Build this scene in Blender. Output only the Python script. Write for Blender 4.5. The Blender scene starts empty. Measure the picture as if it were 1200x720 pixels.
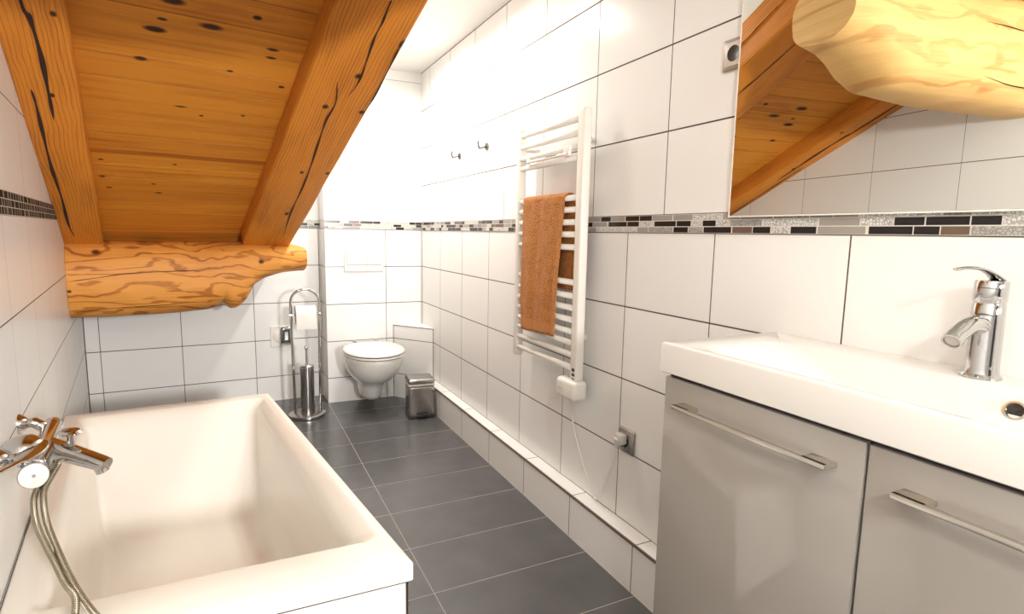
import bpy, bmesh, math, random
from mathutils import Vector, Matrix, noise
random.seed(7)
S = bpy.context.scene
COL = S.collection

# ------------------------------------------------------------ camera / light / exposure
def vec(*a): return Vector(a)
cam_d = bpy.data.cameras.new('camera'); cam = bpy.data.objects.new('camera', cam_d); COL.objects.link(cam)
FPX = 658.0
cam_d.sensor_fit = 'HORIZONTAL'; cam_d.sensor_width = 36.0; cam_d.lens = 36.0*FPX/1200.0
cam_d.clip_start = 0.02
PITCH, YAW, ROLL = 0.129996, 0.461270, 0.0184745
fwd = Vector((math.sin(YAW)*math.cos(PITCH), math.cos(YAW)*math.cos(PITCH), -math.sin(PITCH)))
rgt = Vector((math.cos(YAW), -math.sin(YAW), 0)); upv = rgt.cross(fwd)
R_ = math.cos(ROLL)*rgt + math.sin(ROLL)*upv; U_ = -math.sin(ROLL)*rgt + math.cos(ROLL)*upv
m = Matrix((R_, U_, -fwd)).transposed().to_4x4(); m.translation = (0, 0, 1.2)
cam.matrix_world = m
S.camera = cam
S.view_settings.view_transform = 'Standard'; S.view_settings.look = 'None'
S.view_settings.gamma = 1; S.view_settings.use_curve_mapping = False
S.view_settings.exposure = 0.72
w = bpy.data.worlds.new('world'); S.world = w; w.use_nodes = True
w.node_tree.nodes['Background'].inputs[0].default_value = (1, 0.95, 0.88, 1)
w.node_tree.nodes['Background'].inputs[1].default_value = 0.3

def area(name, loc, size, power, color, target=None, shape='DISK', spread=180):
    l = bpy.data.lights.new(name, 'AREA'); l.shape = shape; l.size = size; l.energy = power; l.color = color
    l.spread = math.radians(spread)
    o = bpy.data.objects.new(name, l); COL.objects.link(o); o.location = loc
    d = (Vector(target)-Vector(loc)) if target else Vector((0, 0, -1))
    o.rotation_euler = d.to_track_quat('-Z', 'Y').to_euler(); return o
SPOTS = [(0.86, 3.25), (0.80, 2.45), (0.30, 0.05)]  # dormer spots inferred, positions assumed; the last one is added fill
SPOT_W = [10, 5.5, 2]
for i, (x, y) in enumerate(SPOTS):
    area('ceiling_spot_light', (x, y, 2.27), 0.12, SPOT_W[i], (1, 0.96, 0.90), spread=170)
FILL_LAMP = (-0.04, -0.78, 1.86)  # direction follows the faucet shadow; the lamp itself is added and unseen
pl_ = bpy.data.lights.new('added_wall_lamp_fill', 'POINT'); pl_.energy = 27; pl_.shadow_soft_size = 0.07; pl_.color = (1, 0.965, 0.90)
plo = bpy.data.objects.new('added_wall_lamp_fill', pl_); COL.objects.link(plo); plo.location = FILL_LAMP
FILL_SPOT = (0.86, -1.90, 1.50)  # added unseen spotlight, brightens tub, left wall and far wall
pl2 = bpy.data.lights.new('added_spotlight_fill', 'SPOT'); pl2.energy = 330; pl2.spot_size = math.radians(62); pl2.spot_blend = 1.0; pl2.shadow_soft_size = 0.14; pl2.color = (1, 0.99, 0.97)
plo2 = bpy.data.objects.new('added_spotlight_fill', pl2); COL.objects.link(plo2); plo2.location = FILL_SPOT
plo2.rotation_euler = (Vector((-.55, 2.4, 1.0))-Vector(FILL_SPOT)).to_track_quat('-Z', 'Y').to_euler()

# ------------------------------------------------------------ constants of the room
XR = 1.2277; XL = 1.160; ZL = 0.1768; ZC = 2.297
ZM0, ZM1 = 1.2118, 1.2673
AW = -0.1381; XW = -0.6711
YT = 3.9617; AT = -0.0233; YLB = 4.1687; AL = 0.0444
def wl(y): return XW + math.tan(AW)*(y-3)          # left wall x at y
def yT(x): return YT + math.tan(AT)*(x-XR)
def yB(x): return YLB + math.tan(AL)*x
A_ = Vector((math.sin(AW), math.cos(AW), 0)); B_ = Vector((math.cos(AW), -math.sin(AW), 0))
PH = math.atan(0.42); P0 = Vector((-.72, 3.3, 1.142))
UP_ = -A_*math.cos(PH) + Vector((0, 0, math.sin(PH))); N_ = B_.cross(UP_)      # N_ points down out of the ceiling
if N_.z > 0: N_ = -N_
def RP(u, v, h=0): return P0 + UP_*u + B_*v - N_*h       # roof frame: u uphill, v across, h above rafter underside
YN = -2.25

# ------------------------------------------------------------ helpers
def empty(name, loc, label, cat, group=None, rz=0):
    o = bpy.data.objects.new(name, None); COL.objects.link(o); o.location = loc; o.rotation_euler = (0, 0, rz)
    o.empty_display_size = .05
    o['label'] = label; o['category'] = cat
    if group: o['group'] = group
    return o
def tag(o, label, cat, group=None):
    o['label'] = label; o['category'] = cat
    if group: o['group'] = group
    return o
def obj(name, bm, mats, parent=None, smooth=False, auto=None):
    me = bpy.data.meshes.new(name); bm.normal_update(); bm.to_mesh(me); bm.free()
    if not isinstance(mats, (list, tuple)): mats = [mats]
    for mm in mats: me.materials.append(mm)
    if smooth or auto:
        for p in me.polygons: p.use_smooth = True
    o = bpy.data.objects.new(name, me); COL.objects.link(o)
    if auto:
        md = o.modifiers.new('es', 'EDGE_SPLIT'); md.split_angle = math.radians(auto)
    if parent:
        o.parent = parent
        bpy.context.view_layer.update()
        # geometry is written in world space: cancel the parent's transform
        o.matrix_parent_inverse = world_inv(parent)
    return o
def world_inv(p):
    mtx = Matrix.Identity(4); q = p
    while q is not None:
        mtx = (Matrix.LocRotScale(q.location, q.rotation_euler, q.scale)) @ mtx if q.parent is None else q.matrix_parent_inverse @ Matrix.LocRotScale(q.location, q.rotation_euler, q.scale) @ mtx
        q = q.parent
    return mtx.inverted()
def struct(name, bm, mats, smooth=False):
    o = obj(name, bm, mats, None, smooth); o['kind'] = 'structure'; return o
def BM(): return bmesh.new()
def quad(bm, pts, uv=None, mi=0):
    vs = [bm.verts.new(p) for p in pts]; f = bm.faces.new(vs); f.material_index = mi
    if uv:
        l = bm.loops.layers.uv.verify()
        for lp, c in zip(f.loops, uv): lp[l].uv = c
    return f
def box(bm, c, s, M=None, bev=0, seg=2, mi=0):
    r = bmesh.ops.create_cube(bm, size=1.0); vs = r['verts']
    bmesh.ops.scale(bm, vec=s, verts=vs); bmesh.ops.translate(bm, vec=c, verts=vs)
    fs = set(f for v in vs for f in v.link_faces)
    if bev:
        es = list(set(e for v in vs for e in v.link_edges))
        rr = bmesh.ops.bevel(bm, geom=es, offset=bev, segments=seg, affect='EDGES', profile=.5)
        vs = list(set(v for f in rr['faces'] for v in f.verts) | set(v for v in vs if v.is_valid))
        fs = set(f for v in vs for f in v.link_faces)
    if M is not None: bmesh.ops.transform(bm, matrix=M, verts=vs)
    for f in fs: f.material_index = mi
    return vs
def bx(bm, x0, x1, y0, y1, z0, z1, bev=0, M=None, seg=2, mi=0):
    return box(bm, ((x0+x1)/2, (y0+y1)/2, (z0+z1)/2), (abs(x1-x0), abs(y1-y0), abs(z1-z0)), M, bev, seg, mi)
def ring_loft(bm, rings, close=True, cap0=True, cap1=True, mi=0):
    R = [[bm.verts.new(p) for p in r] for r in rings]; n = len(R[0])
    for i in range(len(R)-1):
        for j in range(n if close else n-1):
            k = (j+1) % n
            f = bm.faces.new((R[i][j], R[i][k], R[i+1][k], R[i+1][j])); f.material_index = mi
    if cap0 and close: bm.faces.new(list(reversed(R[0]))).material_index = mi
    if cap1 and close: bm.faces.new(R[-1]).material_index = mi
    return R
def frame(d):
    d = Vector(d).normalized(); u = d.cross(Vector((0, 0, 1)))
    if u.length < 1e-3: u = d.cross(Vector((0, 1, 0)))
    u.normalize(); return u, d.cross(u).normalized()
def tube(bm, pts, r, n=12, cap=True, mi=0, sx=1, sy=1):
    pts = [Vector(p) for p in pts]; rs = r if isinstance(r, (list, tuple)) else [r]*len(pts)
    rings = []; u = None
    for i, p in enumerate(pts):
        t = (pts[min(i+1, len(pts)-1)] - pts[max(i-1, 0)]).normalized()
        if u is None: u, _ = frame(t)
        u = (u - t*u.dot(t)).normalized(); v = t.cross(u)
        rings.append([p + rs[i]*(sx*math.cos(2*math.pi*k/n)*u + sy*math.sin(2*math.pi*k/n)*v) for k in range(n)])
    ring_loft(bm, rings, cap0=cap, cap1=cap, mi=mi)
def lathe(bm, prof, c=(0, 0, 0), axis=(0, 0, 1), n=32, mi=0):
    """prof: list of (r, h)"""
    c = Vector(c); ax = Vector(axis).normalized(); u, v = frame(ax); rings = []
    for r, h in prof:
        rings.append([c + ax*h + max(r, 1e-5)*(math.cos(2*math.pi*k/n)*u + math.sin(2*math.pi*k/n)*v) for k in range(n)])
    ring_loft(bm, rings, mi=mi)
    bmesh.ops.recalc_face_normals(bm, faces=bm.faces)
def smoothpath(pts, n=8):
    pts = [Vector(p) for p in pts]; out = []
    for i in range(len(pts)-1):
        p0 = pts[max(i-1, 0)]; p1 = pts[i]; p2 = pts[i+1]; p3 = pts[min(i+2, len(pts)-1)]
        for k in range(n):
            t = k/n
            out.append(0.5*((2*p1) + (-p0+p2)*t + (2*p0-5*p1+4*p2-p3)*t*t + (-p0+3*p1-3*p2+p3)*t**3))
    out.append(pts[-1]); return out

# ------------------------------------------------------------ materials
def newmat(name):
    mt = bpy.data.materials.new(name); mt.use_nodes = True; nt = mt.node_tree
    b = nt.nodes['Principled BSDF']; return mt, nt, b
def N(nt, t, **kw):
    n = nt.nodes.new(t)
    for k, v in kw.items(): setattr(n, k, v)
    return n
def math_(nt, op, a, b=None, c=None, clamp=False):
    n = N(nt, 'ShaderNodeMath', operation=op); n.use_clamp = clamp
    for i, x in enumerate((a, b, c)):
        if x is None: continue
        if isinstance(x, (int, float)): n.inputs[i].default_value = x
        else: nt.links.new(x, n.inputs[i])
    return n.outputs[0]
def mixc(nt, f, a, b, bt='MIX'):
    n = N(nt, 'ShaderNodeMix', data_type='RGBA', blend_type=bt)
    for s, x in ((n.inputs[0], f), (n.inputs[6], a), (n.inputs[7], b)):
        if isinstance(x, (int, float)): s.default_value = x
        elif isinstance(x, tuple): s.default_value = x if len(x) == 4 else x+(1,)
        else: nt.links.new(x, s)
    return n.outputs[2]
def plain(name, col, rough=.5, metal=0, **kw):
    mt, nt, b = newmat(name); b.inputs['Base Color'].default_value = (*col, 1)
    b.inputs['Roughness'].default_value = rough; b.inputs['Metallic'].default_value = metal
    for k, v in kw.items(): b.inputs[k].default_value = v
    # faint procedural variation in gloss
    nz = N(nt, 'ShaderNodeTexNoise'); nz.inputs['Scale'].default_value = 18
    tc = N(nt, 'ShaderNodeTexCoord'); nt.links.new(tc.outputs['Object'], nz.inputs['Vector'])
    nt.links.new(math_(nt, 'ADD', math_(nt, 'MULTIPLY', nz.outputs[0], .04), max(rough-.02, 0)), b.inputs['Roughness'])
    return mt
def uvsep(nt):
    uv = N(nt, 'ShaderNodeUVMap'); s = N(nt, 'ShaderNodeSeparateXYZ'); nt.links.new(uv.outputs[0], s.inputs[0])
    return s.outputs[0], s.outputs[1], uv.outputs[0]
def joint(nt, c, c0, dc, wd):
    a = math_(nt, 'DIVIDE', math_(nt, 'SUBTRACT', c, c0), dc)
    f = math_(nt, 'SUBTRACT', math_(nt, 'FRACT', math_(nt, 'ADD', a, .5)), .5)
    d = math_(nt, 'MULTIPLY', math_(nt, 'ABSOLUTE', f), dc)
    mr = N(nt, 'ShaderNodeMapRange', interpolation_type='SMOOTHSTEP'); nt.links.new(d, mr.inputs[0])
    mr.inputs[1].default_value = wd*.35; mr.inputs[2].default_value = wd*.65
    mr.inputs[3].default_value = 1; mr.inputs[4].default_value = 0
    fl = math_(nt, 'FLOOR', a)
    return mr.outputs[0], fl
def tiles(name, u0, du, v0, dv, wu=.0036, wv=.0046, col=(.80, .77, .73), grout=(.10, .075, .06), rough=.28, var=.015, mott=0.0, spec=.22):
    mt, nt, b = newmat(name); u, v, uv = uvsep(nt)
    ju, fu = joint(nt, u, u0, du, wu); jv, fv = joint(nt, v, v0, dv, wv)
    j = math_(nt, 'MAXIMUM', ju, jv)
    wn = N(nt, 'ShaderNodeTexWhiteNoise', noise_dimensions='2D'); cb = N(nt, 'ShaderNodeCombineXYZ')
    nt.links.new(fu, cb.inputs[0]); nt.links.new(fv, cb.inputs[1]); nt.links.new(cb.outputs[0], wn.inputs['Vector'])
    k = math_(nt, 'ADD', math_(nt, 'MULTIPLY', wn.outputs['Value'], var*2), 1-var)
    if mott:
        nz = N(nt, 'ShaderNodeTexNoise'); nz.inputs['Scale'].default_value = 7; nz.inputs['Detail'].default_value = 5
        nt.links.new(uv, nz.inputs['Vector'])
        k = math_(nt, 'MULTIPLY', k, math_(nt, 'ADD', math_(nt, 'MULTIPLY', nz.outputs[0], mott), 1-mott/2))
    vc = N(nt, 'ShaderNodeVectorMath', operation='SCALE'); vc.inputs[0].default_value = col; nt.links.new(k, vc.inputs['Scale'])
    nt.links.new(mixc(nt, j, vc.outputs[0], grout), b.inputs['Base Color'])
    nt.links.new(math_(nt, 'ADD', math_(nt, 'MULTIPLY', j, .6), rough), b.inputs['Roughness'])
    b.inputs['Specular IOR Level'].default_value = spec
    bp = N(nt, 'ShaderNodeBump'); bp.inputs['Strength'].default_value = .6; bp.inputs['Distance'].default_value = .0015
    nz2 = N(nt, 'ShaderNodeTexNoise'); nz2.inputs['Scale'].default_value = 4; nt.links.new(uv, nz2.inputs['Vector'])
    nt.links.new(math_(nt, 'SUBTRACT', math_(nt, 'MULTIPLY', nz2.outputs[0], .25), j), bp.inputs['Height'])
    nt.links.new(bp.outputs[0], b.inputs['Normal'])
    return mt
WHITE = (.86, .85, .83)
T_right_lo = tiles('tile_right_lower', 3.1545, .394, ZL, .2587, col=WHITE)
T_right_up = tiles('tile_right_upper', 2.1897, .394, ZM1, .2570, col=WHITE)
T_ledge = tiles('tile_ledge_front', 2.9692, .394, .0, .5, wv=.0, col=WHITE)
T_back = tiles('tile_back', -.753, .4325, ZL-.0015, .2590, col=WHITE)
T_back_up = tiles('tile_back_upper', .33, .4325, ZM1, .2570, col=WHITE, wu=.002, wv=.002)
T_toilet = tiles('tile_toilet', .967, .42, ZL-.0015, .2590, col=WHITE)
T_toilet_up = tiles('tile_toilet_upper', .918, .42, ZM1, .2400, wu=.002, wv=.002, col=WHITE)
T_left = tiles('tile_left', -.78, .4245, .4505-.2587, .2580, wu=.0012, wv=.0034, col=WHITE, grout=(.13, .10, .07))
T_left_up = tiles('tile_left_upper', -.78, .4245, 1.285, .2570, wu=.002, wv=.003, col=WHITE, grout=(.16, .12, .09))
T_floor = tiles('tile_floor', .5572, .603, 3.7171, .2931, wu=.003, wv=.0028, col=(.100, .099, .101), grout=(.42, .38, .34), rough=.22, var=.08, mott=.5, spec=.5)
PLASTER = plain('white_plaster', (.86, .84, .80), .8)
def mosaic(name, row, length, cols, grout, z0, wu=.0031):
    mt, nt, b = newmat(name); u, v, uv = uvsep(nt)
    r = math_(nt, 'FLOOR', math_(nt, 'DIVIDE', math_(nt, 'SUBTRACT', v, z0), row))
    jv, _ = joint(nt, v, z0, row, .0022)
    wr = N(nt, 'ShaderNodeTexWhiteNoise', noise_dimensions='1D'); nt.links.new(r, wr.inputs['W'])
    # warp along the strip so that the sticks differ in length
    nz = N(nt, 'ShaderNodeTexNoise', noise_dimensions='2D'); nz.inputs['Scale'].default_value = 5; nz.inputs['Detail'].default_value = 0
    cb = N(nt, 'ShaderNodeCombineXYZ'); nt.links.new(u, cb.inputs[0]); nt.links.new(math_(nt, 'MULTIPLY', r, 7.3), cb.inputs[1]); nt.links.new(cb.outputs[0], nz.inputs['Vector'])
    uu = math_(nt, 'ADD', math_(nt, 'ADD', u, math_(nt, 'MULTIPLY', nz.outputs[0], length*2.2)), wr.outputs['Value'])
    ju, fu = joint(nt, uu, .013, length, wu)
    j = math_(nt, 'MAXIMUM', ju, jv)
    wn = N(nt, 'ShaderNodeTexWhiteNoise', noise_dimensions='2D'); cb2 = N(nt, 'ShaderNodeCombineXYZ')
    nt.links.new(fu, cb2.inputs[0]); nt.links.new(r, cb2.inputs[1]); nt.links.new(cb2.outputs[0], wn.inputs['Vector'])
    cr = N(nt, 'ShaderNodeValToRGB'); cr.color_ramp.interpolation = 'CONSTANT'
    el = cr.color_ramp.elements
    for i, (p, c) in enumerate(cols):
        e = el[i] if i < 2 else el.new(p)
        e.position = p; e.color = (*c, 1)
    nt.links.new(wn.outputs['Value'], cr.inputs[0])
    # crinkled foil behind some of the glass
    n2 = N(nt, 'ShaderNodeTexVoronoi', feature='DISTANCE_TO_EDGE'); n2.inputs['Scale'].default_value = 160; nt.links.new(uv, n2.inputs['Vector'])
    foil = math_(nt, 'MULTIPLY', math_(nt, 'LESS_THAN', n2.outputs['Distance'], .12), math_(nt, 'GREATER_THAN', wn.outputs['Value'], .55))
    c = mixc(nt, math_(nt, 'MULTIPLY', foil, .55), cr.outputs[0], (.12, .11, .10))
    nt.links.new(mixc(nt, j, c, grout), b.inputs['Base Color'])
    b.inputs['Roughness'].default_value = .2; b.inputs['Metallic'].default_value = .0; b.inputs['Specular IOR Level'].default_value = .35
    bp = N(nt, 'ShaderNodeBump'); bp.inputs['Strength'].default_value = .8; bp.inputs['Distance'].default_value = .001
    nt.links.new(math_(nt, 'SUBTRACT', 1, math_(nt, 'MAXIMUM', j, math_(nt, 'MULTIPLY', foil, .5))), bp.inputs['Height']); nt.links.new(bp.outputs[0], b.inputs['Normal'])
    return mt
MOS = mosaic('mosaic_border', .0185, .075, [(0, (.022, .018, .018)), (.33, (.15, .10, .07)), (.39, (.34, .31, .28)), (.56, (.78, .76, .72)), (.84, (.46, .44, .41))], (.72, .68, .63), ZM0)
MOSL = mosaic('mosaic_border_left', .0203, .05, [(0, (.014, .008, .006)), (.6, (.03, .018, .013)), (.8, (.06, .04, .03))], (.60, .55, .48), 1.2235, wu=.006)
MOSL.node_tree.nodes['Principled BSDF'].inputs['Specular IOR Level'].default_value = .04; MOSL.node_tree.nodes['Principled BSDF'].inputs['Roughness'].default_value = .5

def wood(name, light, dark, F=38, amp=.9, nscale=(1.2, 5), knots=(), contour=.6, rough=.45, fine=.25, board=None, knotcol=(.045, .014, .005), streak=.5, band=None):
    """uv in metres: u along the grain, v across."""
    mt, nt, b = newmat(name); u, v, uv = uvsep(nt)
    if board:      # planks: offset the figure per plank
        r = math_(nt, 'FLOOR', math_(nt, 'DIVIDE', v, board)); off = math_(nt, 'MULTIPLY', r, 3.71)
    else: off = None
    cb = N(nt, 'ShaderNodeCombineXYZ'); nt.links.new(math_(nt, 'MULTIPLY', u, nscale[0]), cb.inputs[0])
    nt.links.new(math_(nt, 'MULTIPLY', v, nscale[1]), cb.inputs[1])
    if off: nt.links.new(off, cb.inputs[2])
    nz = N(nt, 'ShaderNodeTexNoise'); nz.inputs['Scale'].default_value = 1; nz.inputs['Detail'].default_value = 3; nz.inputs['Distortion'].default_value = .4
    nt.links.new(cb.outputs[0], nz.inputs['Vector'])
    f = math_(nt, 'ADD', math_(nt, 'MULTIPLY', v, F), math_(nt, 'MULTIPLY', nz.outputs[0], amp*10))
    kn = None
    for (ku, kv, ru, rv) in knots:
        du = math_(nt, 'DIVIDE', math_(nt, 'SUBTRACT', u, ku), ru); dv = math_(nt, 'DIVIDE', math_(nt, 'SUBTRACT', v, kv), rv)
        d2 = math_(nt, 'ADD', math_(nt, 'MULTIPLY', du, du), math_(nt, 'MULTIPLY', dv, dv))
        g = math_(nt, 'EXPONENT', math_(nt, 'MULTIPLY', d2, -.16))
        f = math_(nt, 'ADD', f, math_(nt, 'MULTIPLY', g, 2.2))
        d2n = math_(nt, 'ADD', d2, math_(nt, 'MULTIPLY', math_(nt, 'SUBTRACT', nz.outputs[0], .5), .9))
        k = math_(nt, 'SUBTRACT', 1.35, d2n, clamp=True)
        kn = k if kn is None else math_(nt, 'MAXIMUM', kn, k)
    s = math_(nt, 'SINE', f)
    ring = N(nt, 'ShaderNodeMapRange', interpolation_type='SMOOTHSTEP'); nt.links.new(s, ring.inputs[0])
    ring.inputs[1].default_value = .45; ring.inputs[2].default_value = 1.0
    cb3 = N(nt, 'ShaderNodeCombineXYZ'); nt.links.new(math_(nt, 'MULTIPLY', u, 6), cb3.inputs[0]); nt.links.new(math_(nt, 'MULTIPLY', v, 170), cb3.inputs[1])
    if off: nt.links.new(off, cb3.inputs[2])
    fn = N(nt, 'ShaderNodeTexNoise'); fn.inputs['Scale'].default_value = 1; fn.inputs['Detail'].default_value = 2; nt.links.new(cb3.outputs[0], fn.inputs['Vector'])
    cbm = N(nt, 'ShaderNodeCombineXYZ'); nt.links.new(math_(nt, 'MULTIPLY', u, 2.2), cbm.inputs[0]); nt.links.new(math_(nt, 'MULTIPLY', v, 7), cbm.inputs[1])
    if off: nt.links.new(off, cbm.inputs[2])
    md = N(nt, 'ShaderNodeTexNoise'); md.inputs['Scale'].default_value = 1; nt.links.new(cbm.outputs[0], md.inputs['Vector'])
    t = math_(nt, 'ADD', math_(nt, 'MULTIPLY', ring.outputs[0], contour), math_(nt, 'MULTIPLY', math_(nt, 'SUBTRACT', fn.outputs[0], .5), fine*2))
    cbs = N(nt, 'ShaderNodeCombineXYZ'); nt.links.new(math_(nt, 'MULTIPLY', u, 1.6), cbs.inputs[0]); nt.links.new(math_(nt, 'MULTIPLY', v, 48), cbs.inputs[1])
    if off: nt.links.new(off, cbs.inputs[2])
    stn = N(nt, 'ShaderNodeTexNoise'); stn.inputs['Scale'].default_value = 1; stn.inputs['Detail'].default_value = 3; nt.links.new(cbs.outputs[0], stn.inputs['Vector'])
    t = math_(nt, 'ADD', t, math_(nt, 'MULTIPLY', math_(nt, 'SUBTRACT', stn.outputs[0], .5), streak))
    if band:
        bb = math_(nt, 'MULTIPLY', math_(nt, 'GREATER_THAN', v, band[0]), math_(nt, 'LESS_THAN', v, band[1]))
        t = math_(nt, 'ADD', t, math_(nt, 'MULTIPLY', bb, band[2]))
    t = math_(nt, 'ADD', t, math_(nt, 'MULTIPLY', math_(nt, 'SUBTRACT', md.outputs[0], .45), 1.1), clamp=True)
    c = mixc(nt, t, light, dark)
    if board:
        wn = N(nt, 'ShaderNodeTexWhiteNoise', noise_dimensions='1D'); nt.links.new(r, wn.inputs['W'])
        c = mixc(nt, math_(nt, 'MULTIPLY', wn.outputs['Value'], .35), c, dark)
        jv, _ = joint(nt, v, 0, board, .003)
        c = mixc(nt, math_(nt, 'MULTIPLY', jv, .35), c, (.06, .022, .006))
    if kn is not None: c = mixc(nt, kn, c, knotcol)
    nt.links.new(c, b.inputs['Base Color']); b.inputs['Roughness'].default_value = rough+.1; b.inputs['Specular IOR Level'].default_value = .25
    bp = N(nt, 'ShaderNodeBump'); bp.inputs['Strength'].default_value = .35; bp.inputs['Distance'].default_value = .003
    nt.links.new(math_(nt, 'SUBTRACT', fn.outputs[0], math_(nt, 'MULTIPLY', t, .4)), bp.inputs['Height']); nt.links.new(bp.outputs[0], b.inputs['Normal'])
    return mt
KB = [(1.581, .403, .035, .016), (1.45, .363, .030, .013), (1.508, .508, .034, .014), (1.298, .326, .018, .010), (1.585, .626, .014, .010), (1.456, .692, .022, .008), (1.412, .694, .018, .009), (1.305, .581, .012, .006), (1.059, .446, .022, .008), (1.013, .515, .009, .006), (1.046, .654, .009, .006), (1.263, .754, .012, .008), (.617, .189, .01, .007), (.476, .187, .013, .008), (.374, .206, .012, .007), (.337, .39, .016, .008), (.43, .369, .01, .006), (.618, .444, .01, .006), (1.50, .38, .014, .006)]
W_board = wood('pine_boards', (.70, .27, .027), (.36, .10, .009), F=30, amp=.8, knots=[(v, u, ru, rv) for (u, v, ru, rv) in KB], contour=.22, board=.118, nscale=(1.6, 6), fine=.35, streak=1.5, band=(.672, .708, .75))
W_rl = wood('rafter_wood_left', (.68, .24, .026), (.23, .055, .006), F=520, amp=2.6, nscale=(2.0, 5), contour=.42, fine=.4, knots=[(1.546, .11, .012, .008), (1.175, .069, .012, .008)])
W_rr = wood('rafter_wood_right', (.68, .24, .026), (.23, .055, .006), F=520, amp=2.6, nscale=(2.0, 5), contour=.42, fine=.4,
            knots=[(1.513, .925, .016, .013), (1.312, .865, .015, .012), (1.306, 1.0, .013, .012), (.805, .886, .013, .009), (.808, 1.0, .014, .009), (1.709, 1.011, .022, .012), (.359, .911, .02, .01)])
W_pl = wood('purlin_wood', (.76, .335, .070), (.31, .075, .009), F=110, amp=3.4, nscale=(2.6, 8), contour=.62, rough=.4, fine=.16,
            knots=[(.128, -.068, .020, .013), (.87, -.123, .016, .013), (.016, -.253, .010, .008)], knotcol=(.10, .03, .008))
W_pl_lit = wood('upper_purlin_wood_lit', (.84, .52, .20), (.46, .16, .03), F=60, amp=2.0, nscale=(3.0, 8), contour=.35, rough=.4, fine=.2)  # paler copy of the purlin wood; strong light put into the colour
CRACK = plain('crack_dark', (.030, .008, .003), .9)

CHROME = plain('chrome', (.58, .575, .57), .06, 1)
DCHROME = plain('dark_chrome', (.22, .21, .20), .12, 1)
STEEL = plain('brushed_steel', (.46, .44, .42), .26, 1)
SILVER = plain('satin_handle', (.62, .58, .52), .25, .9)
ENAMEL = plain('bath_acrylic', (.83, .785, .715), .12)
CERAMIC = plain('sanitary_ceramic', (.84, .82, .78), .08)
BASIN = plain('basin_ceramic', (.77, .745, .71), .09)
LACQ = plain('grey_lacquer', (.35, .32, .29), .10)
LACQ.node_tree.nodes['Principled BSDF'].inputs['Coat Weight'].default_value = .6
WMETAL = plain('white_enamelled_steel', (.84, .80, .74), .25)
WPLAST = plain('white_plastic', (.82, .79, .74), .35)
GPLAST = plain('grey_plastic', (.50, .46, .42), .4)
BLACK = plain('black_gap', (.012, .011, .010), .6)
DARK = plain('dark_plastic', (.03, .027, .025), .35)
PAPER = plain('tissue_paper', (.83, .80, .76), .9)
CABIN = plain('cabinet_carcass', (.40, .36, .32), .35)
# mirror
MIRR = plain('mirror_glass', (.90, .92, .88), .0, 1)
MIRR.node_tree.nodes['Principled BSDF'].inputs['Roughness'].default_value = 0.0
for l in list(MIRR.node_tree.links):
    if l.to_socket.name == 'Roughness': MIRR.node_tree.links.remove(l)
def terry():
    mt, nt, b = newmat('terry_cloth'); tc = N(nt, 'ShaderNodeTexCoord')
    vo = N(nt, 'ShaderNodeTexVoronoi'); vo.inputs['Scale'].default_value = 150; nt.links.new(tc.outputs['Object'], vo.inputs['Vector'])
    nz = N(nt, 'ShaderNodeTexNoise'); nz.inputs['Scale'].default_value = 38; nz.inputs['Detail'].default_value = 6; nt.links.new(tc.outputs['Object'], nz.inputs['Vector'])
    f = math_(nt, 'MULTIPLY', math_(nt, 'ADD', vo.outputs['Distance'], nz.outputs[0]), .8, clamp=True)
    nt.links.new(mixc(nt, f, (.13, .042, .008), (.53, .205, .045)), b.inputs['Base Color']); b.inputs['Roughness'].default_value = .95
    b.inputs['Sheen Weight'].default_value = .05
    bp = N(nt, 'ShaderNodeBump'); bp.inputs['Strength'].default_value = 1; bp.inputs['Distance'].default_value = .004
    nt.links.new(f, bp.inputs['Height']); nt.links.new(bp.outputs[0], b.inputs['Normal']); return mt
TERRY = terry()
BANDM = plain('towel_woven_band', (.50, .20, .06), .9)
def hosemat():
    mt, nt, b = newmat('spiral_hose'); u, v, uv = uvsep(nt)
    s = math_(nt, 'SINE', math_(nt, 'MULTIPLY', math_(nt, 'ADD', u, math_(nt, 'MULTIPLY', v, .004)), 2*math.pi/.0042))
    nt.links.new(mixc(nt, math_(nt, 'ADD', math_(nt, 'MULTIPLY', s, .5), .5), (.16, .13, .08), (.72, .66, .52)), b.inputs['Base Color'])
    b.inputs['Metallic'].default_value = 1; b.inputs['Roughness'].default_value = .25
    bp = N(nt, 'ShaderNodeBump'); bp.inputs['Strength'].default_value = 1; bp.inputs['Distance'].default_value = .0015
    nt.links.new(s, bp.inputs['Height']); nt.links.new(bp.outputs[0], b.inputs['Normal']); return mt
HOSE = hosemat()
def emis(name, col, st):
    mt, nt, b = newmat(name); b.inputs['Base Color'].default_value = (*col, 1)
    b.inputs['Emission Color'].default_value = (*col, 1); b.inputs['Emission Strength'].default_value = st; return mt
GLOW = emis('lamp_glow', (1, .95, .86), 4)

# ------------------------------------------------------------ room shell
XC = wl(-1.05)
bm = BM()
fl = [(wl(YN)-.05, YN-.05, 0), (XR+.05, YN-.05, 0), (XR+.05, 4.3, 0), (wl(4.3)-.05, 4.3, 0)]
quad(bm, fl, [(p[0], p[1]) for p in fl])
o = struct('floor', bm, T_floor)
md = o.modifiers.new('solid', 'SOLIDIFY'); md.thickness = .08; md.offset = -1

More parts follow.
